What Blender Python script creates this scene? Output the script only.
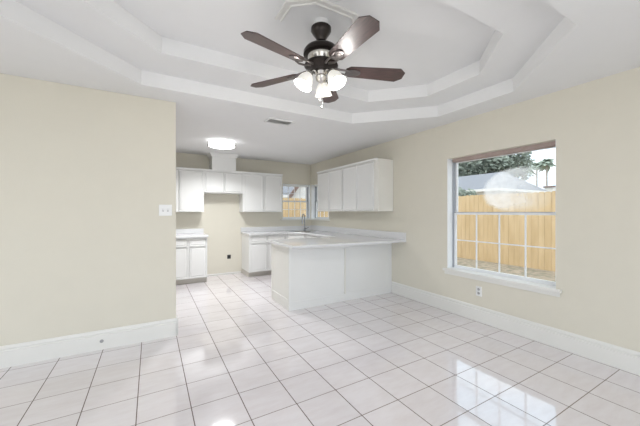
import bpy, bmesh, math, random
from mathutils import Vector, Matrix
random.seed(7)
for o in list(bpy.data.objects): bpy.data.objects.remove(o)
S = bpy.context.scene
COL = S.collection
pi = math.pi

# ------------------------------------------------------------------ key dimensions (metres)
R, L, B = 3.511, 3.587, 6.58          # right wall, partition face, kitchen back wall
H, H2, H3 = 2.555, 2.695, 2.835       # ceiling and the two steps of its tray
WX, FY = -3.2, -2.2                   # far walls behind and left of the camera

# ------------------------------------------------------------------ camera
cam = bpy.data.cameras.new('camera'); camo = bpy.data.objects.new('camera', cam); COL.objects.link(camo)
cam.sensor_width = 36.0; cam.lens = 36.0*294.15/640
cam.shift_y = -0.0012; cam.clip_start = 0.02; cam.clip_end = 500
camo.location = (0, 0, 1.35); camo.rotation_euler = (pi/2, 0, -math.radians(29.87))
S.camera = camo

# ------------------------------------------------------------------ world, lights, exposure
S.view_settings.view_transform = 'Standard'; S.view_settings.look = 'None'
S.view_settings.gamma = 1.0; S.view_settings.use_curve_mapping = False
S.view_settings.exposure = 0.14
world = bpy.data.worlds.new('sky'); S.world = world; world.use_nodes = True
nt = world.node_tree; nt.nodes.clear()
wo = nt.nodes.new('ShaderNodeOutputWorld'); bg = nt.nodes.new('ShaderNodeBackground')
tc = nt.nodes.new('ShaderNodeTexCoord'); mp = nt.nodes.new('ShaderNodeMapping'); mp.inputs['Scale'].default_value = (1, 1, 3)
nz = nt.nodes.new('ShaderNodeTexNoise'); nz.inputs['Scale'].default_value = 3.0; nz.inputs['Detail'].default_value = 6
cr = nt.nodes.new('ShaderNodeValToRGB')
cr.color_ramp.elements[0].position = 0.40; cr.color_ramp.elements[0].color = (0.66, 0.80, 0.95, 1)
cr.color_ramp.elements[1].position = 0.62; cr.color_ramp.elements[1].color = (1.0, 1.0, 1.0, 1)
nt.links.new(tc.outputs['Generated'], mp.inputs['Vector']); nt.links.new(mp.outputs[0], nz.inputs['Vector'])
nt.links.new(nz.outputs[0], cr.inputs[0]); nt.links.new(cr.outputs[0], bg.inputs[0]); nt.links.new(bg.outputs[0], wo.inputs[0])
bg.inputs[1].default_value = 2.0

def area(name, loc, rot, sx, sy, power, color=(1, 1, 1), spread=pi):
    l = bpy.data.lights.new(name, 'AREA'); l.shape = 'RECTANGLE'; l.size = sx; l.size_y = sy
    l.energy = power; l.color = color; l.spread = spread
    o = bpy.data.objects.new(name, l); COL.objects.link(o); o.location = loc; o.rotation_euler = rot
    return o
# added fill lights outside the unseen openings behind and left of the camera
area('fill_rear', (0.2, FY-0.25, 1.25), (pi/2, 0, 0), 4.6, 2.1, 54, (0.90, 0.95, 1.0))
area('fill_side', (WX-0.25, 0.7, 1.25), (pi/2, 0, -pi/2), 3.4, 2.1, 32, (0.90, 0.95, 1.0))
sun = bpy.data.lights.new('sun', 'SUN'); sun.energy = 1.0; sun.angle = math.radians(20); sun.color = (1, 0.95, 0.88)
suno = bpy.data.objects.new('sun', sun); COL.objects.link(suno); suno.rotation_euler = (math.radians(40), 0, math.radians(-75))

# ------------------------------------------------------------------ materials
def new_mat(name):
    m = bpy.data.materials.new(name); m.use_nodes = True
    return m, m.node_tree, m.node_tree.nodes['Principled BSDF']
def N(nt, t, **kw):
    n = nt.nodes.new(t)
    for k, v in kw.items(): setattr(n, k, v)
    return n
def math_node(nt, op, a, b=None, c=None):
    n = nt.nodes.new('ShaderNodeMath'); n.operation = op
    for i, v in enumerate((a, b, c)):
        if v is None: continue
        if isinstance(v, (int, float)): n.inputs[i].default_value = v
        else: nt.links.new(v, n.inputs[i])
    return n.outputs[0]
def mat(name, color, rough=0.5, metal=0.0, var=0.04, scale=6.0, bump=0.0, bscale=200.0, spec=0.5, coat=0.0, stretch=(1, 1, 1), color2=None, emit=0, ecol=None):
    m, nt, p = new_mat(name)
    tc = N(nt, 'ShaderNodeTexCoord'); mp = N(nt, 'ShaderNodeMapping'); mp.inputs['Scale'].default_value = stretch
    nt.links.new(tc.outputs['Object'], mp.inputs['Vector'])
    nz = N(nt, 'ShaderNodeTexNoise'); nz.inputs['Scale'].default_value = scale; nz.inputs['Detail'].default_value = 5
    nt.links.new(mp.outputs[0], nz.inputs['Vector'])
    r = N(nt, 'ShaderNodeValToRGB'); c = Vector(color)
    lo = Vector(color2) if color2 else c*(1-var)
    r.color_ramp.elements[0].position = 0.35; r.color_ramp.elements[1].position = 0.65
    r.color_ramp.elements[0].color = (*lo, 1); r.color_ramp.elements[1].color = (*c, 1)
    nt.links.new(nz.outputs[0], r.inputs[0]); nt.links.new(r.outputs[0], p.inputs['Base Color'])
    p.inputs['Roughness'].default_value = rough; p.inputs['Metallic'].default_value = metal
    p.inputs['Specular IOR Level'].default_value = spec; p.inputs['Coat Weight'].default_value = coat
    if emit:
        p.inputs['Emission Color'].default_value = (*(ecol or color), 1); p.inputs['Emission Strength'].default_value = emit
    if bump:
        n2 = N(nt, 'ShaderNodeTexNoise'); n2.inputs['Scale'].default_value = bscale
        nt.links.new(tc.outputs['Object'], n2.inputs['Vector'])
        b = N(nt, 'ShaderNodeBump'); b.inputs['Strength'].default_value = bump; b.inputs['Distance'].default_value = 0.004
        nt.links.new(n2.outputs[0], b.inputs['Height']); nt.links.new(b.outputs[0], p.inputs['Normal'])
    return m

def tile_mat():
    m, nt, p = new_mat('glazed_floor_tile')
    tc = N(nt, 'ShaderNodeTexCoord'); sp = N(nt, 'ShaderNodeSeparateXYZ'); nt.links.new(tc.outputs['Object'], sp.inputs[0])
    def cell(out, off, size):
        v = math_node(nt, 'DIVIDE', math_node(nt, 'SUBTRACT', out, off), size)
        fr = math_node(nt, 'FRACT', v)
        d = math_node(nt, 'MULTIPLY', math_node(nt, 'MINIMUM', fr, math_node(nt, 'SUBTRACT', 1.0, fr)), size)
        return d, math_node(nt, 'FLOOR', v)
    dx, ix = cell(sp.outputs[0], 0.241-0.3248*40, 0.3248)
    dy, iy = cell(sp.outputs[1], 3.1746-0.3237*40, 0.3237)
    gx = math_node(nt, 'LESS_THAN', dx, 0.0032); gy = math_node(nt, 'LESS_THAN', dy, 0.0029)
    cx = N(nt, 'ShaderNodeCombineXYZ'); nt.links.new(ix, cx.inputs[0]); nt.links.new(iy, cx.inputs[1])
    wn = N(nt, 'ShaderNodeTexWhiteNoise'); nt.links.new(cx.outputs[0], wn.inputs['Vector'])
    # streaked marbling, shifted per tile
    ad = N(nt, 'ShaderNodeVectorMath', operation='ADD'); nt.links.new(tc.outputs['Object'], ad.inputs[0]); nt.links.new(wn.outputs['Color'], ad.inputs[1])
    mp = N(nt, 'ShaderNodeMapping'); mp.inputs['Scale'].default_value = (3, 11, 1); mp.inputs['Rotation'].default_value = (0, 0, 0.5); nt.links.new(ad.outputs[0], mp.inputs['Vector'])
    nz = N(nt, 'ShaderNodeTexNoise'); nz.inputs['Scale'].default_value = 1.6; nz.inputs['Detail'].default_value = 8; nz.inputs['Roughness'].default_value = 0.65
    nt.links.new(mp.outputs[0], nz.inputs['Vector'])
    r = N(nt, 'ShaderNodeValToRGB'); r.color_ramp.elements[0].position = 0.3; r.color_ramp.elements[1].position = 0.62
    r.color_ramp.elements[0].color = (0.735, 0.685, 0.70, 1); r.color_ramp.elements[1].color = (0.79, 0.755, 0.775, 1)
    nt.links.new(nz.outputs[0], r.inputs[0])
    hv = N(nt, 'ShaderNodeHueSaturation'); nt.links.new(r.outputs[0], hv.inputs['Color'])
    nt.links.new(math_node(nt, 'ADD', 0.97, math_node(nt, 'MULTIPLY', wn.outputs['Value'], 0.05)), hv.inputs['Value'])
    m1 = N(nt, 'ShaderNodeMix', data_type='RGBA'); nt.links.new(gy, m1.inputs['Factor']); nt.links.new(hv.outputs[0], m1.inputs['A']); m1.inputs['B'].default_value = (0.19, 0.14, 0.125, 1)
    m2 = N(nt, 'ShaderNodeMix', data_type='RGBA'); nt.links.new(gx, m2.inputs['Factor']); nt.links.new(m1.outputs['Result'], m2.inputs['A']); m2.inputs['B'].default_value = (0.095, 0.062, 0.05, 1)
    nt.links.new(m2.outputs['Result'], p.inputs['Base Color'])
    g = math_node(nt, 'MAXIMUM', gx, gy)
    nt.links.new(math_node(nt, 'ADD', 0.075, math_node(nt, 'MULTIPLY', g, 0.6)), p.inputs['Roughness'])
    p.inputs['Specular IOR Level'].default_value = 0.8; p.inputs['Coat Weight'].default_value = 0.7; p.inputs['Coat Roughness'].default_value = 0.03; p.inputs['Coat IOR'].default_value = 1.7
    b = N(nt, 'ShaderNodeBump'); b.inputs['Strength'].default_value = 0.5; b.inputs['Distance'].default_value = 0.002; b.invert = True
    nt.links.new(g, b.inputs['Height']); nt.links.new(b.outputs[0], p.inputs['Normal'])
    return m

def glass_mat(name='window_glass', pale_patch=None):
    m = bpy.data.materials.new(name); m.use_nodes = True; nt = m.node_tree; nt.nodes.clear()
    o = N(nt, 'ShaderNodeOutputMaterial'); t = N(nt, 'ShaderNodeBsdfTransparent'); t.inputs[0].default_value = (0.97, 0.985, 0.98, 1)
    g = N(nt, 'ShaderNodeBsdfGlossy'); g.inputs['Roughness'].default_value = 0.02
    ge = N(nt, 'ShaderNodeNewGeometry'); dp = N(nt, 'ShaderNodeVectorMath', operation='DOT_PRODUCT')
    nt.links.new(ge.outputs['Incoming'], dp.inputs[0]); nt.links.new(ge.outputs['Normal'], dp.inputs[1])
    k = math_node(nt, 'POWER', math_node(nt, 'SUBTRACT', 1.0, math_node(nt, 'ABSOLUTE', dp.outputs['Value'])), 5.0)
    fr_ = math_node(nt, 'ADD', 0.02, math_node(nt, 'MULTIPLY', k, 0.7))
    mx = N(nt, 'ShaderNodeMixShader'); nt.links.new(fr_, mx.inputs[0]); nt.links.new(t.outputs[0], mx.inputs[1]); nt.links.new(g.outputs[0], mx.inputs[2])
    out = mx.outputs[0]
    if pale_patch:
        # a whitish translucent patch on the pane: arc on the near side, fading away on the other
        cy, cz, r = pale_patch
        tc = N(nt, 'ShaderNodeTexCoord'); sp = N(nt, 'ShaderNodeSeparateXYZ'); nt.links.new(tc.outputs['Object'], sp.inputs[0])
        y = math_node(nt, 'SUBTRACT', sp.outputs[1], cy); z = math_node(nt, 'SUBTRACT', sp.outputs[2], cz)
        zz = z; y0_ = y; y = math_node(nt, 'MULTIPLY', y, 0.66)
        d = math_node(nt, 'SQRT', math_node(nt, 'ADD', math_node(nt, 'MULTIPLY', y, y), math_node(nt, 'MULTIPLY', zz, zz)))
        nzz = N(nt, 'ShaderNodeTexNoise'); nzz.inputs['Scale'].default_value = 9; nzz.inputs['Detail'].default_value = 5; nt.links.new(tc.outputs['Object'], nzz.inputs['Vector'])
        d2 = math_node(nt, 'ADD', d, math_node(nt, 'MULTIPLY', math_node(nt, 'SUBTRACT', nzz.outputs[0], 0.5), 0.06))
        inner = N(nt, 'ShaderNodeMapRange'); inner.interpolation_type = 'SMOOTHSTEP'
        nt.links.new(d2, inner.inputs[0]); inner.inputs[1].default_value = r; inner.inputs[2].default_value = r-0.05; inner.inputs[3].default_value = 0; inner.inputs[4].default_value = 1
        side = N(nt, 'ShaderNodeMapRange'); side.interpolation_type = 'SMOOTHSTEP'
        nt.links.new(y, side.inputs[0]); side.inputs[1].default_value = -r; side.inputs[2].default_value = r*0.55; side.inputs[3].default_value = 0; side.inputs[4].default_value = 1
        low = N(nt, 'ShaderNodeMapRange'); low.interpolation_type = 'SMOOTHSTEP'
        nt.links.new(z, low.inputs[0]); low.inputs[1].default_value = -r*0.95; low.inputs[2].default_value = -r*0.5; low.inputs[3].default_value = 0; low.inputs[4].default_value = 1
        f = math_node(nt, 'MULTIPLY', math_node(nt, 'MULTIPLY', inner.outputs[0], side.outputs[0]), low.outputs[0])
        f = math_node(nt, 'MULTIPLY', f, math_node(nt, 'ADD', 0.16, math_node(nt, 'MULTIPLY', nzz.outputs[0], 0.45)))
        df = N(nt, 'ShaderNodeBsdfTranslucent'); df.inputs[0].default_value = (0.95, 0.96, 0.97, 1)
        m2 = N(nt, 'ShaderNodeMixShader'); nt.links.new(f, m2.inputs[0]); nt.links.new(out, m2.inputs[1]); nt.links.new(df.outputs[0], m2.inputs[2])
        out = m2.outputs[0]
    nt.links.new(out, o.inputs[0])
    return m

M = {}
M['wall'] = mat('cream_wall_paint', (0.70, 0.666, 0.572), 0.75, var=0.015, bump=0.15, bscale=90)
M['ceil'] = mat('white_ceiling_paint', (0.80, 0.80, 0.80), 0.85, var=0.01, bump=0.2, bscale=120)
M['trim'] = mat('white_trim_gloss', (0.78, 0.77, 0.735), 0.35, var=0.015)
M['cab'] = mat('white_cabinet_paint', (0.80, 0.80, 0.785), 0.4, var=0.015, scale=3)
M['cabside'] = mat('cream_white_panel_paint', (0.80, 0.785, 0.735), 0.45, var=0.02, scale=3)
M['kick'] = mat('toe_kick', (0.56, 0.53, 0.48), 0.7)
M['counter'] = mat('grey_white_laminate', (0.74, 0.74, 0.75), 0.07, var=0.02, scale=60, spec=0.6)
M['tile'] = tile_mat()
M['vinyl'] = mat('white_window_vinyl', (0.84, 0.86, 0.88), 0.35, var=0.01)
M['alu'] = mat('grey_window_track', (0.36, 0.38, 0.41), 0.4, metal=0.3)
M['head'] = mat('mauve_brown_window_head', (0.42, 0.33, 0.30), 0.7, var=0.15, scale=12)
M['glass'] = glass_mat()
M['bronze'] = mat('dark_bronze', (0.035, 0.028, 0.025), 0.32, metal=0.7, spec=0.6)
M['iron'] = mat('antique_pewter_iron', (0.20, 0.18, 0.175), 0.3, metal=0.85)
M['chrome'] = mat('brushed_nickel', (0.62, 0.60, 0.57), 0.22, metal=1.0)
M['steel'] = mat('chrome_faucet_metal', (0.30, 0.31, 0.34), 0.15, metal=1.0)
M['blade'] = mat('dark_walnut_blade', (0.085, 0.046, 0.040), 0.45, var=0.5, scale=5, stretch=(2, 26, 2), color2=(0.038, 0.024, 0.023), coat=0.35)
M['blade'].node_tree.nodes['Principled BSDF'].inputs['Coat Roughness'].default_value = 0.3
M['shade'] = mat('lit_frosted_glass', (0.70, 0.69, 0.66), 0.4, emit=0.42, ecol=(1.0, 0.96, 0.88))
M['bulb'] = mat('lit_bulb', (1, 1, 1), 0.4, emit=30, ecol=(1.0, 0.93, 0.80))
M['led'] = mat('lit_led_diffuser', (1, 1, 1), 0.4, emit=4.5, ecol=(0.97, 0.985, 1.0))
M['plate'] = mat('white_plastic_plate', (0.82, 0.82, 0.81), 0.35, var=0.01)
M['slot'] = mat('dark_socket_slots', (0.05, 0.05, 0.05), 0.5)
M['grey'] = mat('grey_socket_face', (0.36, 0.36, 0.36), 0.5)
M['black'] = mat('black_plastic', (0.012, 0.012, 0.012), 0.4)
M['sink'] = mat('sink_steel', (0.55, 0.56, 0.57), 0.25, metal=1.0)
M['fence'] = mat('new_pine_fence_boards', (0.66, 0.49, 0.29), 0.8, var=0.2, scale=2.5, stretch=(3, 3, 0.5), color2=(0.56, 0.40, 0.22))
M['ground'] = mat('dry_soil_and_leaves', (0.42, 0.34, 0.26), 0.95, scale=9, color2=(0.20, 0.19, 0.14), bump=0.6, bscale=25)
M['roof'] = mat('grey_roof_shingles', (0.27, 0.275, 0.30), 0.9, var=0.25, scale=14)
M['fascia'] = mat('brown_fascia', (0.20, 0.13, 0.11), 0.7)
M['siding'] = mat('pale_siding', (0.75, 0.73, 0.70), 0.8)
M['leaf'] = mat('tree_leaves', (0.30, 0.34, 0.28), 0.8, scale=3, color2=(0.19, 0.22, 0.18))
M['leaf2'] = mat('grey_green_leaves', (0.34, 0.38, 0.32), 0.8, scale=3, color2=(0.22, 0.25, 0.20))
M['palm'] = mat('palm_fronds', (0.36, 0.42, 0.34), 0.8, color2=(0.26, 0.31, 0.25))
M['bark'] = mat('bark', (0.42, 0.38, 0.34), 0.9, var=0.3)
M['vent'] = mat('white_vent_metal', (0.76, 0.76, 0.75), 0.5)
M['slat'] = mat('vent_inner_grey', (0.72, 0.72, 0.71), 0.7)

# ------------------------------------------------------------------ mesh helpers
def bx(bm, x0, x1, y0, y1, z0, z1):
    v = [bm.verts.new(p) for p in ((x0,y0,z0),(x1,y0,z0),(x1,y1,z0),(x0,y1,z0),(x0,y0,z1),(x1,y0,z1),(x1,y1,z1),(x0,y1,z1))]
    for f in ((3,2,1,0),(4,5,6,7),(0,1,5,4),(1,2,6,5),(2,3,7,6),(3,0,4,7)): bm.faces.new([v[i] for i in f])
    return v
def lathe(bm, prof, seg=32, mtx=None, cap=True):
    rings = []
    for r, z in prof:
        ring = []
        for k in range(seg):
            p = Vector((r*math.cos(2*pi*k/seg), r*math.sin(2*pi*k/seg), z))
            ring.append(bm.verts.new(mtx @ p if mtx else p))
        rings.append(ring)
    for a, b in zip(rings, rings[1:]):
        for k in range(seg): bm.faces.new((a[k], a[(k+1) % seg], b[(k+1) % seg], b[k]))
    if cap: bm.faces.new(rings[0][::-1]); bm.faces.new(rings[-1])
def tube(bm, pts, r, seg=10):
    pts = [Vector(p) for p in pts]; rings = []
    rr = r if isinstance(r, (list, tuple)) else [r]*len(pts)
    for i, p in enumerate(pts):
        t = (pts[min(i+1, len(pts)-1)]-pts[max(i-1, 0)]).normalized()
        up = Vector((0, 0, 1)) if abs(t.z) < 0.95 else Vector((1, 0.3, 0)).normalized()
        if i and rings: up = last
        a = t.cross(up).normalized(); b = a.cross(t).normalized(); last = b
        rings.append([bm.verts.new(p+rr[i]*(math.cos(2*pi*k/seg)*a+math.sin(2*pi*k/seg)*b)) for k in range(seg)])
    for a, b in zip(rings, rings[1:]):
        for k in range(seg): bm.faces.new((a[k], a[(k+1) % seg], b[(k+1) % seg], b[k]))
    bm.faces.new(rings[0][::-1]); bm.faces.new(rings[-1])
def plate_holes(bm, outer, holes, to3, t0, t1):
    """flat polygon with holes, extruded from t0 to t1; to3(a,b,t) -> point"""
    loops = [outer]+holes
    vv = {}
    for t in (t0, t1):
        edges = []
        for li, lp in enumerate(loops):
            vs = [bm.verts.new(to3(a, b, t)) for a, b in lp]; vv[(li, t)] = vs
            edges += [bm.edges.new((vs[i], vs[(i+1) % len(vs)])) for i in range(len(vs))]
        bmesh.ops.triangle_fill(bm, use_beauty=True, edges=edges)
    for li, lp in enumerate(loops):
        a, b = vv[(li, t0)], vv[(li, t1)]
        for i in range(len(lp)): bm.faces.new((a[i], a[(i+1) % len(lp)], b[(i+1) % len(lp)], b[i]))
def rect(x0, x1, y0, y1): return [(x0, y0), (x1, y0), (x1, y1), (x0, y1)]
def prism(bm, poly, z0, z1): plate_holes(bm, poly, [], lambda a, b, t: (a, b, t), z0, z1)
def obj(name, bm, m, parent=None, smooth=False, bevel=0.0, loc=None, rz=0.0):
    bmesh.ops.recalc_face_normals(bm, faces=bm.faces)
    me = bpy.data.meshes.new(name); bm.to_mesh(me); bm.free()
    if smooth:
        me.polygons.foreach_set('use_smooth', [True]*len(me.polygons))
        try: me.set_sharp_from_angle(angle=math.radians(40))
        except Exception: pass
    me.materials.append(M[m] if isinstance(m, str) else m)
    o = bpy.data.objects.new(name, me); COL.objects.link(o)
    if parent: o.parent = parent
    if loc: o.location = loc
    if rz: o.rotation_euler.z = rz
    if bevel:
        b = o.modifiers.new('bevel', 'BEVEL'); b.width = bevel; b.segments = 2; b.limit_method = 'ANGLE'; b.angle_limit = math.radians(40)
    return o
def boxes(name, lst, m, parent=None, bevel=0.0):
    bm = bmesh.new()
    for b in lst: bx(bm, *b)
    return obj(name, bm, m, parent, bevel=bevel)
def tag(o, label, cat, group=None):
    o['label'] = label; o['category'] = cat
    if group: o['group'] = group
    return o
def thing(name, label, cat, loc=(0,0,0), rz=0.0, group=None):
    o = bpy.data.objects.new(name, None); COL.objects.link(o); o.location = loc; o.rotation_euler = (0, 0, rz)
    o.empty_display_size = 0.1
    return tag(o, label, cat, group)
def struct(o, label=None):
    o['kind'] = 'structure'
    if label: o['label'] = label
    return o
def sempty(name, loc=(0,0,0), rz=0.0, label=None):
    o = bpy.data.objects.new(name, None); COL.objects.link(o); o.location = loc; o.rotation_euler = (0, 0, rz); return struct(o, label)

# ------------------------------------------------------------------ room shell
struct(boxes('floor', [(WX-0.2, R+0.2, FY-0.2, B+0.2, -0.12, 0)], 'tile'), 'floor of glossy pinkish white ceramic tiles with dark grout')

def octo(x0, x1, y0, y1, c): return [(x0+c,y0),(x1-c,y0),(x1,y0+c),(x1,y1-c),(x1-c,y1),(x0+c,y1),(x0,y1-c),(x0,y0+c)]
O1 = octo(-0.85, 3.14, 0.82, 3.25, 0.77); O2 = octo(-0.40, 2.78, 1.235, 2.82, 0.48)
bm = bmesh.new()
xy = lambda a, b, t: (a, b, t)
plate_holes(bm, rect(WX-0.2, R+0.2, FY-0.2, B+0.2), [O1], xy, H, H2)
plate_holes(bm, rect(WX-0.2, R+0.2, FY-0.2, B+0.2), [O2], xy, H2, H3)
prism(bm, rect(WX-0.2, R+0.2, FY-0.2, B+0.2), H3, H3+0.12)
struct(obj('ceiling', bm, 'ceil'), 'white ceiling with two-step octagonal tray')

W1 = (1.375, 2.62, 0.585, 2.08)       # dining window: y0,y1,z0,z1 in right wall
W2 = (5.70, 6.56, 1.19, 2.045)        # kitchen window in right wall
W3 = (2.745, 3.50, 1.19, 2.045)      # kitchen window in back wall: x0,x1
bm = bmesh.new()
plate_holes(bm, rect(FY-0.2, B+0.2, 0, H), [rect(*W1), rect(*W2)], lambda a, b, t: (t, a, b), R, R+0.2)
struct(obj('wall_right', bm, 'wall'), 'cream painted wall with the large window')
bm = bmesh.new()
plate_holes(bm, rect(-0.8, R, 0, H), [rect(*W3)], lambda a, b, t: (a, t, b), B, B+0.2)
struct(obj('wall_back', bm, 'wall'), 'cream kitchen wall behind the cabinets')
struct(boxes('wall_left', [(WX, 0.237, L, L+0.125, 0, H)], 'wall', bevel=0.004), 'cream partition wall on the left with a free end')
struct(boxes('wall_kitchen_side', [(-0.8, -0.65, L+0.125, B, 0, H)], 'wall'))
bm = bmesh.new()
plate_holes(bm, rect(L, FY, 0, H), [rect(-1.0, 2.4, 0.05, 2.2)], lambda a, b, t: (t, a, b), WX-0.2, WX)
struct(obj('wall_far_left', bm, 'wall'))
bm = bmesh.new()
plate_holes(bm, rect(WX, R, 0, H), [rect(-2.1, 2.5, 0.05, 2.2)], lambda a, b, t: (a, t, b), FY-0.2, FY)
struct(obj('wall_front', bm, 'wall'))

def baseboard(name, p0, p1, nrm, h=0.19, t=0.016, label=None):
    """profiled board along p0->p1 (xy), thickness towards nrm"""
    d = (Vector(p1)-Vector(p0)); n = Vector(nrm)
    prof = [(0, 0), (t, 0), (t, h-0.046), (t*0.55, h-0.042), (t*0.55, h-0.034), (t*0.85, h-0.026), (t*0.6, h-0.008), (t*0.3, h), (0, h)]
    bm = bmesh.new(); A = []; Bv = []
    for o_, z in prof:
        a = Vector(p0)+n*o_; b = Vector(p1)+n*o_
        A.append(bm.verts.new((a.x, a.y, z))); Bv.append(bm.verts.new((b.x, b.y, z)))
    k = len(prof)
    for i in range(k): bm.faces.new((A[i], A[(i+1) % k], Bv[(i+1) % k], Bv[i]))
    bm.faces.new(A); bm.faces.new(Bv[::-1])
    return struct(obj(name, bm, 'trim'), label)
baseboard('baseboard_right', (R, FY), (R, 3.68), (-1, 0), label='tall white baseboard below the large window')
baseboard('baseboard_left', (WX, L), (0.237+0.016, L), (0, -1), label='tall white baseboard of the partition wall')
baseboard('baseboard_left_end', (0.237, L-0.016), (0.237, L+0.125+0.016), (1, 0))
baseboard('baseboard_left_back', (-0.65, L+0.125), (0.237+0.016, L+0.125), (0, 1))
baseboard('baseboard_back', (0.96, B), (1.735, B), (0, -1), h=0.035, t=0.012, label='thin baseboard in the empty appliance space')

# ------------------------------------------------------------------ windows
def window(name, along, lo, hi, z0, z1, face, out, cols, rows, both, label, apron=0.035, pale_patch=None, head='vinyl'):
    """along='y' -> window in right wall (outside +x); 'x' -> back wall (outside +y)"""
    root = sempty(name, label=label)
    d0 = face+0.105                       # plane of the frame inside the opening
    def T(a0, a1, t0, t1, zz0, zz1):
        return (t0, t1, a0, a1, zz0, zz1) if along == 'y' else (a0, a1, t0, t1, zz0, zz1)
    w = 0.022
    boxes('window_frame', [T(lo, lo+w, d0, d0+0.07, z0, z1), T(hi-w, hi, d0, d0+0.07, z0, z1), ], 'alu', root, 0.002)
    boxes('frame_sill', [T(lo+w, hi-w, d0, d0+0.07, z0, z0+0.014)], 'vinyl', root, 0.002)
    boxes('window_head', [T(lo+w, hi-w, d0-0.03, d0+0.07, z1-0.045, z1)], head, root, 0.002)
    boxes('window_jamb_liner', [T(lo, lo+0.004, face+0.001, d0, z0, z1), T(hi-0.004, hi, face+0.001, d0, z0, z1)], 'vinyl', root)
    zm = (z0+z1)/2+0.008; i0, i1 = lo+w, hi-w; s = 0.028
    # lower sash nearer the room, upper sash behind
    ls = d0+0.012; us = d0+0.04
    boxes('lower_sash', [T(i0, i0+s, ls, ls+0.024, z0+0.014, zm), T(i1-s, i1, ls, ls+0.024, z0+0.014, zm), T(i0+s, i1-s, ls, ls+0.024, z0+0.014, z0+0.040), T(i0+s, i1-s, ls, ls+0.026, zm-0.022, zm+0.006)], 'vinyl', root, 0.002)
    boxes('upper_sash', [T(i0, i0+s, us, us+0.024, zm-0.02, z1-0.045), T(i1-s, i1, us, us+0.024, zm-0.02, z1-0.045), T(i0+s, i1-s, us, us+0.024, z1-0.053, z1-0.045), T(i0+s, i1-s, us, us+0.024, zm-0.02, zm+0.012)], 'vinyl', root, 0.002)
    boxes('sash_lock_rail', [T(i0, i1, ls-0.004, ls+0.02, zm+0.0065, zm+0.013)], 'alu', root)
    def grid(za, zb, t, nm):
        l = [T(i0+s+(i1-i0-2*s)*k/cols-0.008, i0+s+(i1-i0-2*s)*k/cols+0.008, t+0.006, t+0.016, za, zb) for k in range(1, cols)]
        zz = [za+(zb-za)*k/rows for k in range(1, rows)]
        l += [T(i0+s, i1-s, t+0.007, t+0.015, z-0.007, z+0.007) for z in zz]
        boxes(nm, l, 'vinyl', root)
    grid(z0+0.040, zm-0.022, ls, 'muntin_grid')
    if both: grid(zm+0.012, z1-0.053, us, 'muntin_grid')
    gm = M['glass']
    boxes('glass_pane', [T(i0+s, i1-s, ls+0.012, ls+0.013, z0+0.040, zm-0.022)], gm, root)
    boxes('glass_pane', [T(i0+s, i1-s, us+0.012, us+0.013, zm+0.012, z1-0.053)], glass_mat('pale_patch_glass', pale_patch) if pale_patch else gm, root)
    if True:
        e = 0.05
        boxes('window_sill', [T(lo-e, min(hi+e, 3.508) if along == 'x' else min(hi+e, B-0.002), face-0.035, face, z0-0.032, z0), T(lo+0.001, hi-0.001, face-0.001, d0, z0-0.001, z0+0.004), T(lo-e+0.015, min(hi+e-0.015, 3.508) if along == 'x' else min(hi+e-0.015, B-0.002), face-0.014, face, z0-apron, z0-0.031)], 'trim', root, 0.004)
    return root
window('window_1', 'y', *W1, R, 1, 4, 2, False, 'large single-hung window looking onto the wood fence', pale_patch=(1.80, 1.60, 0.29), apron=0.075, head='head')
window('window_2', 'y', *W2, R, 1, 4, 2, True, 'small kitchen window beside the corner, partly behind cabinets')
window('window_3', 'x', *W3, B, 1, 4, 2, True, 'small gridded kitchen window above the sink')
for nm, al, lo, hi, f in (('added_opening_1', 'x', -2.1, 2.5, FY-0.2), ('added_opening_2', 'y', -1.0, 2.4, WX-0.2)):  # unseen framed openings, added to let the fill lights in
    root = sempty(nm)
    T = (lambda a0, a1, z0, z1: (a0, a1, f+0.06, f+0.12, z0, z1)) if al == 'x' else (lambda a0, a1, z0, z1: (f+0.06, f+0.12, a0, a1, z0, z1))
    mid = (lo+hi)/2
    boxes('window_frame', [T(lo, lo+0.06, 0.05, 2.2), T(hi-0.06, hi, 0.05, 2.2), T(mid-0.05, mid+0.05, 0.05, 2.2), T(lo+0.06, hi-0.06, 0.05, 0.11), T(lo+0.06, hi-0.06, 2.14, 2.2)], 'vinyl', root)

# ------------------------------------------------------------------ cabinet builders (local: x right, -y towards the room, z up)
def door_panel(parent, x0, x1, z0, z1, y, name='cabinet_door', rail=0.055, t=0.019, m='cab'):
    bm = bmesh.new(); bx(bm, x0, x1, y-t, y, z0, z1); bm.faces.ensure_lookup_table()
    f = min(bm.faces, key=lambda q: q.calc_center_median().y)
    if rail:
        bmesh.ops.inset_individual(bm, faces=[f], thickness=rail, depth=0)
        bmesh.ops.inset_individual(bm, faces=[f], thickness=0.007, depth=-0.013)
        bmesh.ops.inset_individual(bm, faces=[f], thickness=0.022, depth=0.0)
        bmesh.ops.inset_individual(bm, faces=[f], thickness=0.012, depth=0.007)
    return obj(name, bm, m, parent, bevel=0.0025)
def upper_cabinet(label, loc, rz, w, z0, z1, doors, d=0.31, group=None, crown=True, lip=0.0, side='cab'):
    t = thing('upper_cabinet', label, 'cabinet', loc, rz, group)
    body = [(0, w, -d, -0.003, z0, z1)]
    boxes('cabinet_body', body, side, t, 0.002)
    for a, b in doors: door_panel(t, a, b, z0+0.012, z1-0.045, -d-0.001, rail=0.05 if z1-z0 > 0.5 else 0.045)
    if crown:
        boxes('crown_trim', [(0, w, -d-0.028, -d-0.001, z1-0.03, z1+0.004), (0, w, -d-0.034, -d-0.001, z1-0.008, z1+0.006)], 'cab', t, 0.003)
    return t
UZ0, UZ1 = 1.355, 2.21
GB = 'wall cabinets along the kitchen back wall'
upper_cabinet('tall white wall cabinet above the short left counter', (0.02, B, 0), 0, 0.90, UZ0, UZ1, [(0.02, 0.445), (0.455, 0.88)], group=GB)
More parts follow.
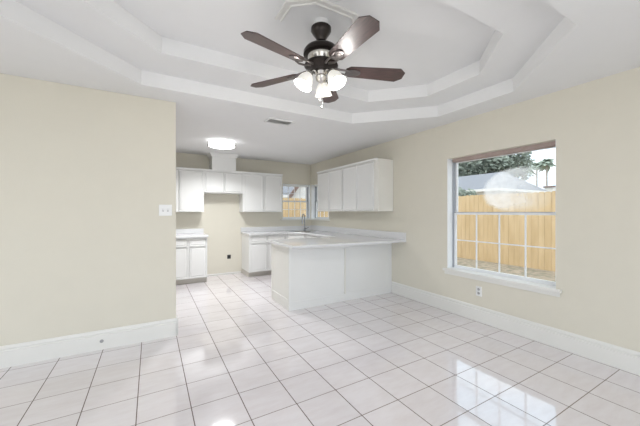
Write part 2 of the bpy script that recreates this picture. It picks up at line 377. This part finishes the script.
upper_cabinet('short white two-door cabinet bridging the empty appliance space', (0.92, B, 0), 0, 0.78, 1.745, UZ1, [(0.02, 0.385), (0.395, 0.76)], group=GB)
upper_cabinet('white two-door wall cabinet left of the kitchen window', (1.70, B, 0), 0, 0.905, UZ0, UZ1, [(0.02, 0.445), (0.47, 0.885)], group=GB)
GR = 'wall cabinets along the right wall'
# right wall (facing -x): local x runs towards the camera
upper_cabinet('white two-door wall cabinet on right wall, next to the kitchen corner window', (R, 5.63, 0), -pi/2, 0.98, UZ0+0.01, 2.225, [(0.02, 0.48), (0.49, 0.965)], d=0.33, group=GR, side='cabside')
upper_cabinet('white two-door wall cabinet on right wall, nearest the large window', (R, 4.65, 0), -pi/2, 1.0, UZ0+0.01, 2.225, [(0.015, 0.44), (0.45, 0.90)], d=0.33, group=GR, side='cabside')

# boxed flue above the short cabinet
t = thing('vent_chase', 'white boxed chase with crown between the short cabinet and ceiling', 'duct chase', (1.31, B, UZ1+0.007))
z1 = H-UZ1-0.007
boxes('chase_box', [(-0.24, 0.24, -0.33, -0.002, 0, z1-0.001)], 'cab', t, 0.002)
bm = bmesh.new()
pr_ = [(0.0, -0.075), (0.012, -0.07), (0.02, -0.045), (0.045, -0.018), (0.05, -0.002)]
rings = []
for o_, dz in pr_:
    rings.append([bm.verts.new(p) for p in ((-0.241-o_, -0.002, z1+dz), (-0.241-o_, -0.331-o_, z1+dz), (0.241+o_, -0.331-o_, z1+dz), (0.241+o_, -0.002, z1+dz))])
for a, b in zip(rings, rings[1:]):
    for k in range(3): bm.faces.new((a[k], a[k+1], b[k+1], b[k]))
obj('crown_trim', bm, 'cab', t)

def base_cabinet(label, loc, rz, w, fronts, d=0.585, group=None, side='cab', drawers=True, toe=True, hgt=0.874, name='base_cabinet'):
    t = thing(name, label, 'cabinet', loc, rz, group)
    boxes('cabinet_body', [(0, w, -d, -0.002, 0.10, hgt)], side, t, 0.002)
    boxes('toe_kick', [(0.0, w, -d+0.07, -0.01, 0, 0.0995)], 'kick', t)
    for a, b in fronts:
        if drawers: door_panel(t, a, b, 0.715, 0.845, -d-0.001, 'drawer_front', rail=0.022)
        door_panel(t, a, b, 0.125, 0.69 if drawers else 0.845, -d-0.001)
    return t
GBB = 'base cabinets in the kitchen'
base_cabinet('white base cabinet with two drawers and doors, left of appliance space', (0.30, B, 0), 0, 0.64, [(0.012, 0.285), (0.325, 0.615)], group=GBB)
base_cabinet('white base cabinet with drawers right of appliance space', (1.755, B, 0), 0, 0.80, [(0.03, 0.38), (0.40, 0.78)], group=GBB)
# corner sink cabinet with angled front
t = thing('corner_cabinet', 'white angled corner sink cabinet under the kitchen windows', 'cabinet', (0, 0, 0), 0, GBB)
bm = bmesh.new(); prism(bm, [(2.556, B-0.002), (2.556, 5.995), (2.60, 5.995), (2.926, 5.66), (2.926, 5.62), (R-0.002, 5.62), (R-0.002, B-0.002)], 0.10, 0.66)
obj('cabinet_body', bm, 'cab', t)
bm = bmesh.new(); prism(bm, [(2.556, 5.994), (2.60, 5.994), (2.926, 5.66), (2.926, 5.62), (2.94, 5.62), (2.94, 5.67), (2.61, 6.01), (2.556, 6.01)], 0.661, 0.874)
obj('front_rail', bm, 'cab', t)
d_ = door_panel(t, -0.19, 0.19, 0.125, 0.845, 0)
d_.location = (2.763-0.002, 5.8275-0.002, 0); d_.rotation_euler.z = -math.atan2(0.335, 0.326)
base_cabinet('white base cabinet run on right wall behind the peninsula', (R, 5.618, 0), -pi/2, 1.15, [(0.02, 0.56), (0.58, 1.12)], group=GBB)

# peninsula
PX, PY0, PY1 = 1.632, 3.685, 4.37
t = thing('peninsula_cabinet', 'long white panelled peninsula cabinet running out from the right wall', 'peninsula')
boxes('cabinet_body', [(PX+0.018, R-0.002, PY0+0.018, PY1, 0.0, 0.874)], 'cab', t)
# front skin: frame boards around two recessed panels
xb = 2.555
fb = [(PX, PX+0.055, PY0, PY0+0.018, 0, 0.874), (PX+0.055, R-0.002, PY0+0.002, PY0+0.018, 0.80, 0.874),
      (PX+0.055, R-0.002, PY0+0.002, PY0+0.018, 0, 0.115), (R-0.06, R-0.002, PY0+0.002, PY0+0.018, 0.115, 0.80)]
boxes('front_frame', fb, 'cab', t, 0.002)
boxes('front_panel', [(PX+0.055, xb-0.012, PY0+0.0075, PY0+0.018, 0.115, 0.80), (xb+0.012, R-0.06, PY0+0.0075, PY0+0.018, 0.115, 0.80)], 'cab', t)
boxes('front_batten', [(xb-0.011, xb+0.011, PY0-0.010, PY0+0.017, 0.115, 0.80)], 'cabside', t, 0.002)
boxes('end_frame', [(PX, PX+0.018, PY0+0.018, PY0+0.055, 0, 0.874), (PX, PX+0.018, PY1-0.05, PY1, 0, 0.874), (PX, PX+0.018, PY0+0.055, PY1-0.05, 0.80, 0.874), (PX, PX+0.018, PY0+0.055, PY1-0.05, 0, 0.13)], 'cabside', t, 0.002)
boxes('end_panel', [(PX+0.008, PX+0.018, PY0+0.055, PY1-0.05, 0.13, 0.80)], 'cabside', t)
boxes('end_trim', [(PX-0.004, PX+0.012, PY0+0.055, PY1-0.05, 0.13, 0.145)], 'trim', t, 0.002)

# ------------------------------------------------------------------ countertops
t = thing('countertop', 'short pale grey countertop on the cabinet left of the empty space', 'countertop', (0, 0, 0.875))
boxes('counter_slab', [(0.25, 0.955, B-0.635, B-0.001, 0, 0.036)], 'counter', t, 0.004)
boxes('backsplash', [(0.25, 0.955, B-0.02, B-0.001, 0.036, 0.135)], 'counter', t, 0.003)
t = thing('countertop', 'long pale grey countertop wrapping the sink corner and peninsula', 'countertop', (0, 0, 0.875))
sc = Vector((2.975, 6.045)); ax = Vector((1, -1)).normalized(); ay = Vector((1, 1)).normalized()
hole = [tuple(sc+ax*a+ay*b) for a, b in ((-0.27,-0.19),(0.27,-0.19),(0.27,0.15),(-0.27,0.15))]
outer = [(1.735, B-0.001), (1.735, 5.945), (2.575, 5.945), (2.876, 5.64), (2.876, 4.46), (1.60, 4.46), (1.60, 3.50), (R-0.001, 3.36), (R-0.001, B-0.001)]
bm = bmesh.new(); plate_holes(bm, outer, [hole], xy, 0, 0.036)
obj('counter_slab', bm, 'counter', t, bevel=0.004)
boxes('backsplash', [(1.735, R-0.001, B-0.02, B-0.001, 0.036, 0.135), (R-0.02, R-0.001, 3.365, B-0.02, 0.036, 0.150)], 'counter', t, 0.003)

t = thing('kitchen_sink', 'steel corner sink set in the countertop below the windows', 'sink', (sc.x, sc.y, 0.911), -pi/4)
bm = bmesh.new(); plate_holes(bm, rect(-0.29, 0.29, -0.21, 0.17), [rect(-0.245, 0.245, -0.165, 0.125)], xy, 0.0005, 0.005)
obj('sink_rim', bm, 'sink', t)
bm = bmesh.new()
ri = [[bm.verts.new((x, y, z)) for x, y in rect(-a, a, -b-0.02, b-0.02)] for a, b, z in ((0.245, 0.145, 0.001), (0.235, 0.135, -0.17), (0.04, 0.04, -0.18))]
for a, b in zip(ri, ri[1:]):
    for k in range(4): bm.faces.new((a[k], a[(k+1) % 4], b[(k+1) % 4], b[k]))
bm.faces.new(ri[-1]); obj('sink_bowl', bm, 'sink', t)
t = thing('kitchen_faucet', 'chrome gooseneck faucet behind the corner sink', 'faucet', (3.155, 6.225, 0.9115), -3*pi/4)
bm = bmesh.new(); lathe(bm, [(0.03, 0), (0.03, 0.008), (0.02, 0.015), (0.018, 0.07), (0.014, 0.075)]); obj('faucet_base', bm, 'steel', t, True)
pts = [(0, 0, 0.07), (0, 0, 0.31)]+[(0.085-0.085*math.cos(a), 0, 0.31+0.085*math.sin(a)) for a in [pi*k/10 for k in range(1, 11)]]+[(0.17, 0, 0.24)]
bm = bmesh.new(); tube(bm, pts, 0.012, 12); obj('spout', bm, 'steel', t, True)
bm = bmesh.new(); tube(bm, [(0.17, 0, 0.255), (0.17, 0, 0.17)], [0.016, 0.018], 12); obj('spray_head', bm, 'steel', t, True)
bm = bmesh.new(); tube(bm, [(0, 0.018, 0.05), (0, 0.05, 0.055), (0.0, 0.10, 0.085)], [0.009, 0.008, 0.006], 10); obj('handle', bm, 'steel', t, True)

# ------------------------------------------------------------------ ceiling fan
FC = (1.147, 1.979)
BZ = 2.455
fan = thing('ceiling_fan', 'dark bronze ceiling fan with five walnut blades and lit lamps', 'ceiling fan', (*FC, H3))
def fz(z): return z-H3
bm = bmesh.new(); lathe(bm, [(0.055, -0.001), (0.055, fz(2.786))], 32); obj('mounting_plate', bm, 'ceil', fan, True)
bm = bmesh.new(); lathe(bm, [(0.072, fz(2.786)), (0.078, fz(2.78)), (0.078, fz(2.755)), (0.066, fz(2.735)), (0.045, fz(2.705)), (0.036, fz(2.69)), (0.033, fz(2.68))], 40); obj('canopy', bm, 'bronze', fan, True)
bm = bmesh.new(); lathe(bm, [(0.014, fz(2.70)), (0.014, fz(2.635))], 16); lathe(bm, [(0.024, fz(2.665)), (0.024, fz(2.630))], 24); obj('downrod', bm, 'bronze', fan, True)
bm = bmesh.new(); lathe(bm, [(0.04, fz(2.640)), (0.085, fz(2.636)), (0.120, fz(2.620)), (0.136, fz(2.598)), (0.138, fz(2.572)), (0.115, fz(2.562))], 48); obj('motor_housing', bm, 'bronze', fan, True)
bm = bmesh.new(); lathe(bm, [(0.106, fz(2.566)), (0.104, fz(2.545)), (0.088, fz(2.520)), (0.080, fz(2.500))], 48); obj('housing_band', bm, 'chrome', fan, True)
bm = bmesh.new(); lathe(bm, [(0.088, fz(2.51)), (0.125, fz(2.50)), (0.132, fz(2.485)), (0.115, fz(2.47)), (0.06, fz(2.455))], 48); obj('flywheel', bm, 'bronze', fan, True)
bm = bmesh.new(); lathe(bm, [(0.045, fz(2.458)), (0.048, fz(2.435)), (0.034, fz(2.415)), (0.045, fz(2.40)), (0.038, fz(2.375)), (0.020, fz(2.36)), (0.010, fz(2.352))], 36); hub = obj('light_kit_body', bm, 'chrome', fan, True)
def blade_bm():
    bm = bmesh.new(); x0, x1, w0, w1, th = 0.195, 0.675, 0.058, 0.077, 0.006
    pl = [(x0, -w0*0.55), (x0+0.03, -w0), (x1-0.045, -w1), (x1-0.012, -w1+0.022), (x1, -w1+0.05), (x1, w1-0.05), (x1-0.012, w1-0.022), (x1-0.045, w1), (x0+0.03, w0), (x0, w0*0.55)]
    pl = [(x0, -w0*0.55), (x0+0.03, -w0), (x1-0.05, -w1), (x1, -w1+0.042), (x1, w1-0.042), (x1-0.05, w1), (x0+0.03, w0), (x0, w0*0.55)]
    prism(bm, pl, 0, th)
    bmesh.ops.rotate(bm, verts=bm.verts, matrix=Matrix.Rotation(-math.radians(12), 3, 'X'), cent=(0, 0, 0))
    return bm
def bracket_bm():
    bm = bmesh.new()
    # arm splitting towards the blade, oval plate under the blade root
    for s in (-1, 1):
        tube(bm, [(0.10, s*0.012, 0.012), (0.15, s*0.030, -0.002), (0.20, s*0.034, -0.007), (0.245, s*0.018, -0.009)], [0.010, 0.008, 0.007, 0.006], 8)
    m4 = Matrix.Translation((0.255, 0, -0.006)) @ Matrix.Rotation(-math.radians(12), 4, 'X') @ Matrix.Diagonal((1.5, 0.9, 1, 1))
    lathe(bm, [(0.040, 0.004), (0.040, -0.001), (0.032, -0.005), (0.026, -0.003), (0.012, -0.007)], 28, m4)
    return bm
b0 = None
for k in range(5):
    if k == 0:
        b0 = obj('fan_blade', blade_bm(), 'blade', fan); k0 = obj('blade_bracket', bracket_bm(), 'iron', b0, True)
        b = b0
    else:
        b = b0.copy(); COL.objects.link(b); b.parent = fan
        kk = k0.copy(); COL.objects.link(kk); kk.parent = b
    b.location = (0, 0, fz(BZ)); b.rotation_euler = (0, 0, 3.400+k*2*pi/5)
sh0 = None
for k in range(3):
    az = math.radians(52+120*k)
    if sh0 is None:
        # local frame: +x outward
        bm = bmesh.new(); tube(bm, [(0.03, 0, 0), (0.065, 0, 0.008), (0.085, 0, -0.006), (0.094, 0, -0.022)], 0.008, 10)
        arm0 = obj('lamp_arm', bm, 'chrome', fan, True)
        mt = Matrix.Translation((0.092, 0, -0.012)) @ Matrix.Rotation(-math.radians(28), 4, 'Y')
        bm = bmesh.new(); lathe(bm, [(0.014, 0), (0.028, -0.006), (0.030, -0.028)], 24, mt); f0 = obj('lamp_fitter', bm, 'chrome', arm0, True)
        prof = [(0.024, -0.012), (0.032, -0.030), (0.048, -0.052), (0.057, -0.078), (0.062, -0.105), (0.072, -0.128)]
        bm = bmesh.new(); lathe(bm, prof+[(r-0.003, z) for r, z in prof[::-1]], 32, mt, cap=False); sh0 = obj('lamp_shade', bm, 'shade', arm0, True)
        bm = bmesh.new(); lathe(bm, [(0.012, -0.03), (0.020, -0.055), (0.026, -0.078), (0.020, -0.098), (0.006, -0.106)], 20, mt); bu0 = obj('light_bulb', bm, 'bulb', arm0, True)
        arm = arm0
    else:
        arm = arm0.copy(); COL.objects.link(arm); arm.parent = fan
        for c in (f0, sh0, bu0):
            q = c.copy(); COL.objects.link(q); q.parent = arm
    pl = bpy.data.lights.new('lamp_glow', 'POINT'); pl.energy = 7; pl.color = (1.0, 0.97, 0.93); pl.shadow_soft_size = 0.05
    plo = bpy.data.objects.new('lamp_glow', pl); COL.objects.link(plo); plo.parent = arm; plo.location = (0.155, 0, -0.15)
    arm.location = (0, 0, fz(2.437)); arm.rotation_euler = (0, 0, az)
bm = bmesh.new()
for k in range(16): bmesh.ops.create_icosphere(bm, subdivisions=1, radius=0.003, matrix=Matrix.Translation((-0.01, -0.03, fz(2.34-k*0.0105))))
lathe(bm, [(0.003, fz(2.172)), (0.008, fz(2.166)), (0.008, fz(2.15)), (0.003, fz(2.145))], 12, Matrix.Translation((-0.01, -0.03, 0)))
obj('pull_chain', bm, 'chrome', fan, True)
bm = bmesh.new(); tube(bm, [(0, 0.02, fz(2.32)), (0, 0.02, fz(2.25))], 0.002, 6); lathe(bm, [(0.004, fz(2.25)), (0.008, fz(2.244)), (0.008, fz(2.225)), (0.003, fz(2.22))], 12, Matrix.Translation((0, 0.02, 0))); obj('pull_chain', bm, 'chrome', fan, True)

# partial picture-frame moulding around the fan on the top of the tray
path = [(0.820, 2.115), (0.820, 1.905), (0.985, 1.765), (1.33, 1.765), (1.49, 1.90), (1.49, 2.02)]
bm = bmesh.new()
def offs(path, d):
    out = []
    for i, p in enumerate(path):
        p = Vector(p); a = Vector(path[i-1]) if i else None; b = Vector(path[i+1]) if i < len(path)-1 else None
        n = Vector((0, 0))
        ds = []
        if a: t_ = (p-a).normalized(); ds.append(Vector((-t_.y, t_.x)))
        if b: t_ = (b-p).normalized(); ds.append(Vector((-t_.y, t_.x)))
        n = sum(ds, Vector((0, 0))).normalized(); k = 1/max(0.5, n.dot(ds[0])); out.append(p+n*d*k)
    return out
prof = [(0, 0), (0, -0.016), (0.010, -0.018), (0.014, -0.008), (0.040, -0.010), (0.046, -0.020), (0.056, -0.014), (0.056, 0)]
rs = [[bm.verts.new((q.x, q.y, H3+z)) for q in offs(path, d)] for d, z in prof]
for a, b in zip(rs, rs[1:]+rs[:1]):
    for i in range(len(path)-1): bm.faces.new((a[i], a[i+1], b[i+1], b[i]))
bm.faces.new([r[0] for r in rs]); bm.faces.new([r[-1] for r in rs])
struct(obj('trim_1', bm, 'trim'), 'white moulding angled round the fan canopy on the ceiling')

# ------------------------------------------------------------------ kitchen ceiling lamp
t = thing('ceiling_lamp', 'round lit flush ceiling lamp with two metal rings in the kitchen', 'ceiling lamp', (1.05, 5.2, H))
bm = bmesh.new(); lathe(bm, [(0.17, -0.001), (0.17, -0.02)], 48); obj('lamp_base', bm, 'plate', t, True)
bm = bmesh.new(); lathe(bm, [(0.198, -0.012), (0.212, -0.03), (0.212, -0.075), (0.19, -0.088), (0.12, -0.098), (0.02, -0.101)], 48); obj('lamp_diffuser', bm, 'led', t, True)
for z in (-0.018, -0.068):
    bm = bmesh.new(); pf = [(0.216, z), (0.232, z), (0.232, z-0.012), (0.216, z-0.012)]; lathe(bm, pf+[pf[0]], 48, cap=False); obj('metal_ring', bm, 'chrome', t, True)
bm = bmesh.new()
for k in range(4):
    bm = bmesh.new(); a = k*pi/2+0.4; tube(bm, [(0.224*math.cos(a), 0.224*math.sin(a), -0.018), (0.224*math.cos(a), 0.224*math.sin(a), -0.07)], 0.005, 8)
    obj('ring_post', bm, 'chrome', t, True)

al = bpy.data.lights.new('lamp_glow', 'AREA'); al.shape = 'DISK'; al.size = 0.40; al.energy = 30; al.spread = 2.45; al.color = (0.97, 0.985, 1.0)
alo = bpy.data.objects.new('lamp_glow', al); COL.objects.link(alo); alo.parent = t; alo.location = (0, 0, -0.106)
# ceiling air register
t = thing('ceiling_vent', 'small white slatted air register on the ceiling near the fan', 'vent', (1.48, 3.66, H))
bm = bmesh.new(); plate_holes(bm, rect(-0.18, 0.18, -0.10, 0.10), [rect(-0.15, 0.15, -0.07, 0.07)], xy, -0.010, -0.0005); obj('vent_frame', bm, 'vent', t)
boxes('vent_backing', [(-0.15, 0.15, -0.07, 0.07, -0.0045, -0.001)], 'slat', t)
bm = bmesh.new()
for k in range(8):
    y = -0.062+k*0.0175; v = [bm.verts.new(p) for p in ((-0.15, y-0.004, -0.010), (0.15, y-0.004, -0.010), (0.15, y+0.0125, -0.006), (-0.15, y+0.0125, -0.006))]; bm.faces.new(v)
obj('vent_slats', bm, 'vent', t)

# ------------------------------------------------------------------ outlets and switches
def wall_plate(name, label, cat, loc, rz, w, h, kind):
    t = thing(name, label, cat, loc, rz)
    boxes('cover_plate', [(-w/2, w/2, -0.006, -0.0003, -h/2, h/2)], 'black' if kind == 'black' else 'plate', t, 0.002)
    if kind in ('outlet', 'black'):
        for z in (-0.024, 0.024):
            bm = bmesh.new(); lathe(bm, [(0.016, 0), (0.016, 0.002)], 20, Matrix.Translation((0, -0.0062, z)) @ Matrix.Rotation(pi/2, 4, 'X'))
            s = obj('socket', bm, 'grey' if kind == 'outlet' else 'slot', t)
    if kind == 'switch':
        for x in (-0.023, 0.023):
            boxes('toggle', [(x-0.005, x+0.005, -0.018, -0.0065, -0.004, 0.012)], 'plate', t, 0.001)
            boxes('toggle_slot', [(x-0.006, x+0.006, -0.0075, -0.0062, -0.014, 0.0135)], 'grey', t)
    return t
wall_plate('light_switch', 'white double toggle switch plate on the partition wall', 'light switch', (0.135, L, 1.372), 0, 0.125, 0.12, 'switch')
wall_plate('wall_outlet', 'white electrical outlet on the wall under the large window', 'outlet', (R, 2.172, 0.375), -pi/2, 0.075, 0.12, 'outlet')
wall_plate('wall_outlet', 'black appliance outlet low on the kitchen wall in the empty space', 'outlet', (1.480, B, 0.375), 0, 0.075, 0.085, 'black')
t = thing('cable_jack', 'small round grey jack fitted in the baseboard of partition wall', 'jack', (-0.42, L-0.016, 0.085))
mr = Matrix.Rotation(pi/2, 4, 'X')
bm = bmesh.new(); lathe(bm, [(0.016, 0.0), (0.016, 0.003), (0.012, 0.005)], 20, mr); obj('jack_plate', bm, 'grey', t, True)
bm = bmesh.new(); lathe(bm, [(0.006, 0.005), (0.006, 0.016)], 12, mr); obj('jack_post', bm, 'grey', t, True)

# ------------------------------------------------------------------ outside
struct(boxes('ground', [(-30, 90, -40, 90, -0.35, -0.07)], 'ground'), 'bare soil with dead leaves outside')
def fence(label, p0, p1, zb, zt):
    p0 = Vector(p0); p1 = Vector(p1); n = (p1-p0).length; ang = math.atan2(p1.y-p0.y, p1.x-p0.x)
    t = thing('wood_fence', label, 'fence', (p0.x, p0.y, zb), ang, 'wooden fences around the yard')
    bm = bmesh.new(); x = 0; w = 0.14
    while x < n-w:
        h = zt-zb+random.uniform(-0.008, 0.008); d = random.uniform(0, 0.004)
        c = 0.025; y0, y1 = -0.018+d, d
        plate_holes(bm, [(x+0.003, 0), (x+w-0.003, 0), (x+w-0.003, h-c), (x+w-c, h), (x+c, h), (x+0.003, h-c)], [], lambda a, b, q: (a, q, b), y0, y1)
        x += w
    obj('fence_boards', bm, 'fence', t)
    for z in (0.3, 1.0, 1.65): boxes('fence_rail', [(0, n, 0.0045, 0.045, z, z+0.09)], 'fence', t)
    return t
fence('pale pine board fence seen through the large window', (8.4, 9.68), (8.4, -3.0), -0.08, 1.86)
fence('pale pine board fence seen through the kitchen window', (-3.0, 9.7), (8.36, 9.7), -0.08, 1.86)

def hip_house(label, x0, x1, y0, y1, ze, zr, inset, wall='siding'):
    t = thing('neighbour_house', label, 'house', ((x0+x1)/2, (y0+y1)/2, -0.07))
    hx, hy_ = (x1-x0)/2, (y1-y0)/2
    boxes('house_wall', [(-hx+0.5, hx-0.5, -hy_+0.5, hy_-0.5, 0, ze+0.07)], wall, t)
    bm = bmesh.new(); z0 = ze+0.07; z1 = zr+0.07
    v = [bm.verts.new(p) for p in ((-hx,-hy_,z0),(hx,-hy_,z0),(hx,hy_,z0),(-hx,hy_,z0))]
    if hx < hy_: r = [bm.verts.new((0, -hy_+inset, z1)), bm.verts.new((0, hy_-inset, z1))]; fs = ((0,1,'a'),(1,2,'b','a'),(2,3,'b'),(3,0,'a','b'))
    else: r = [bm.verts.new((-hx+inset, 0, z1)), bm.verts.new((hx-inset, 0, z1))]; fs = ((3,0,'a'),(0,1,'b','a'),(1,2,'b'),(2,3,'a','b'))
    for f in fs: bm.faces.new([v[i] if isinstance(i, int) else r['ab'.index(i)] for i in f])
    bm.faces.new(v[::-1]); obj('roof', bm, 'roof', t)
    boxes('gutter', [(-hx-0.02, hx+0.02, -hy_-0.02, hy_+0.02, z0-0.14, z0-0.001)], 'siding', t)
    return t
hip_house('grey hip-roofed house beyond the fence, under the palms', 16.4, 22.0, 9.0, 22.0, 2.68, 3.9, 1.3)
hip_house('low grey-roofed house seen left in the kitchen window', -4.0, 6.6, 15.0, 22.0, 2.3, 3.0, 3.0)
t = thing('neighbour_house', 'pale gabled house with brown rake seen through the kitchen window', 'house', (9.2, 16, -0.07))
bm = bmesh.new(); plate_holes(bm, [(-1.9, 0), (1.9, 0), (1.9, 2.4), (0, 4.9), (-1.9, 2.4)], [], lambda a, b, q: (a, q, b), 0.4, 7); obj('house_wall', bm, 'siding', t)
bm = bmesh.new()
for s in (-1, 1): plate_holes(bm, [(s*2.35, 2.1), (s*2.20, 2.0), (0, 4.92), (0, 5.12)], [], lambda a, b, q: (a, q, b), 0.05, 7.3)
obj('roof', bm, 'roof', t)
bm = bmesh.new()
for s in (-1, 1): plate_holes(bm, [(s*2.37, 2.1), (s*2.2, 1.98), (0, 4.88), (0, 5.15)], [], lambda a, b, q: (a, q, b), -0.02, 0.049)
obj('rake_board', bm, 'fascia', t)
t = thing('neighbour_house', 'tiny beige building far right beyond the fence', 'house', (35.5, 14.2, -0.07))
boxes('house_wall', [(-1, 1, -0.5, 0.3, 0, 3.9)], 'siding', t); boxes('roof', [(-1.1, 1.1, -0.6, 0.4, 3.9, 4.05)], 'fascia', t)

def tree(name, label, loc, crown_z, rad, n, lsize, m, squash=0.75, trunk=0.18, group='trees beyond the fence'):
    t = thing(name, label, 'tree', loc, 0, group)
    bm = bmesh.new(); tube(bm, [(0, 0, 0), (0.1, 0.05, crown_z*0.5), (0, 0, crown_z)], [trunk, trunk*0.8, trunk*0.4], 8)
    for k in range(5):
        a = k*1.3; tube(bm, [(0, 0, crown_z*0.6), (rad*0.5*math.cos(a), rad*0.5*math.sin(a), crown_z+0.1*rad)], [trunk*0.5, trunk*0.15], 6)
    obj('trunk', bm, 'bark', t)
    bm = bmesh.new(); lobes = [(Vector((random.uniform(-1, 1), random.uniform(-1, 1), random.uniform(-0.7, 0.8)))*rad*0.6, rad*random.uniform(0.35, 0.6)) for _ in range(14)]
    for _ in range(n):
        c, r = random.choice(lobes); d = Vector([random.gauss(0, 1) for _ in range(3)]).normalized()*r*random.uniform(0.6, 1.05)
        p = c+d; p.z = p.z*squash+crown_z
        a = Vector([random.gauss(0, 1) for _ in range(3)]).normalized(); b = a.orthogonal().normalized()
        s = lsize*random.uniform(0.6, 1.4)
        bm.faces.new([bm.verts.new(q) for q in (p-a*s, p+b*s*0.5, p+a*s, p-b*s*0.5)])
    obj('foliage', bm, m, t)
    return t
tree('leafy_tree', 'dark leafy tree behind the grey roof, left in the large window', (26.5, 17.1, -0.07), 6.0, 4.2, 17000, 0.20, 'leaf')
tree('leafy_tree', 'greyish tree right of the dark tree behind the roof', (35.4, 17.7, -0.07), 6.3, 2.3, 3000, 0.16, 'leaf2')
tree('leafy_shrub', 'small dark shrub peeking over the fence at the window left', (12.6, 8.75, -0.07), 2.2, 0.65, 1400, 0.08, 'leaf', trunk=0.05)
def palm(label, loc, hgt, rad, n=22, lean=0.0):
    t = thing('palm_tree', label, 'palm tree', loc, 0, 'palms beyond the fence')
    bm = bmesh.new(); tube(bm, [(0, 0, 0), (lean*0.4, lean*0.2, hgt*0.5), (lean, 0, hgt)], [0.16, 0.13, 0.11], 10); obj('trunk', bm, 'bark', t, True)
    bm = bmesh.new()
    for k in range(n):
        a = 2*pi*k/n+random.uniform(-0.2, 0.2); el = random.uniform(-0.5, 1.2); d = Vector((math.cos(a)*math.cos(el), math.sin(a)*math.cos(el), math.sin(el)))
        side = Vector((-math.sin(a), math.cos(a), 0)); prev = None; ln = rad*random.uniform(0.8, 1.1)
        for j in range(6):
            u = j/5; c = Vector((lean, 0, hgt))+d*ln*u+Vector((0, 0, -0.55*ln*u*u)); w = 0.26*rad*math.sin(pi*min(1, 0.15+u*0.85))
            cur = (bm.verts.new(c-side*w+Vector((0, 0, -w*0.5))), bm.verts.new(c), bm.verts.new(c+side*w+Vector((0, 0, -w*0.5))))
            if prev: bm.faces.new((prev[0], prev[1], cur[1], cur[0])); bm.faces.new((prev[1], prev[2], cur[2], cur[1]))
            prev = cur
    obj('fronds', bm, 'palm', t)
palm('slender palm, middle of the three palms', (52.3, 23.0, -0.07), 8.8, 1.35)
palm('rightmost palm seen in the large window, beside its edge', (49.0, 20.3, -0.07), 8.6, 1.5, 26)
palm('leftmost and bushiest palm above the grey roof', (41.7, 19.9, -0.07), 7.3, 1.6, 30)
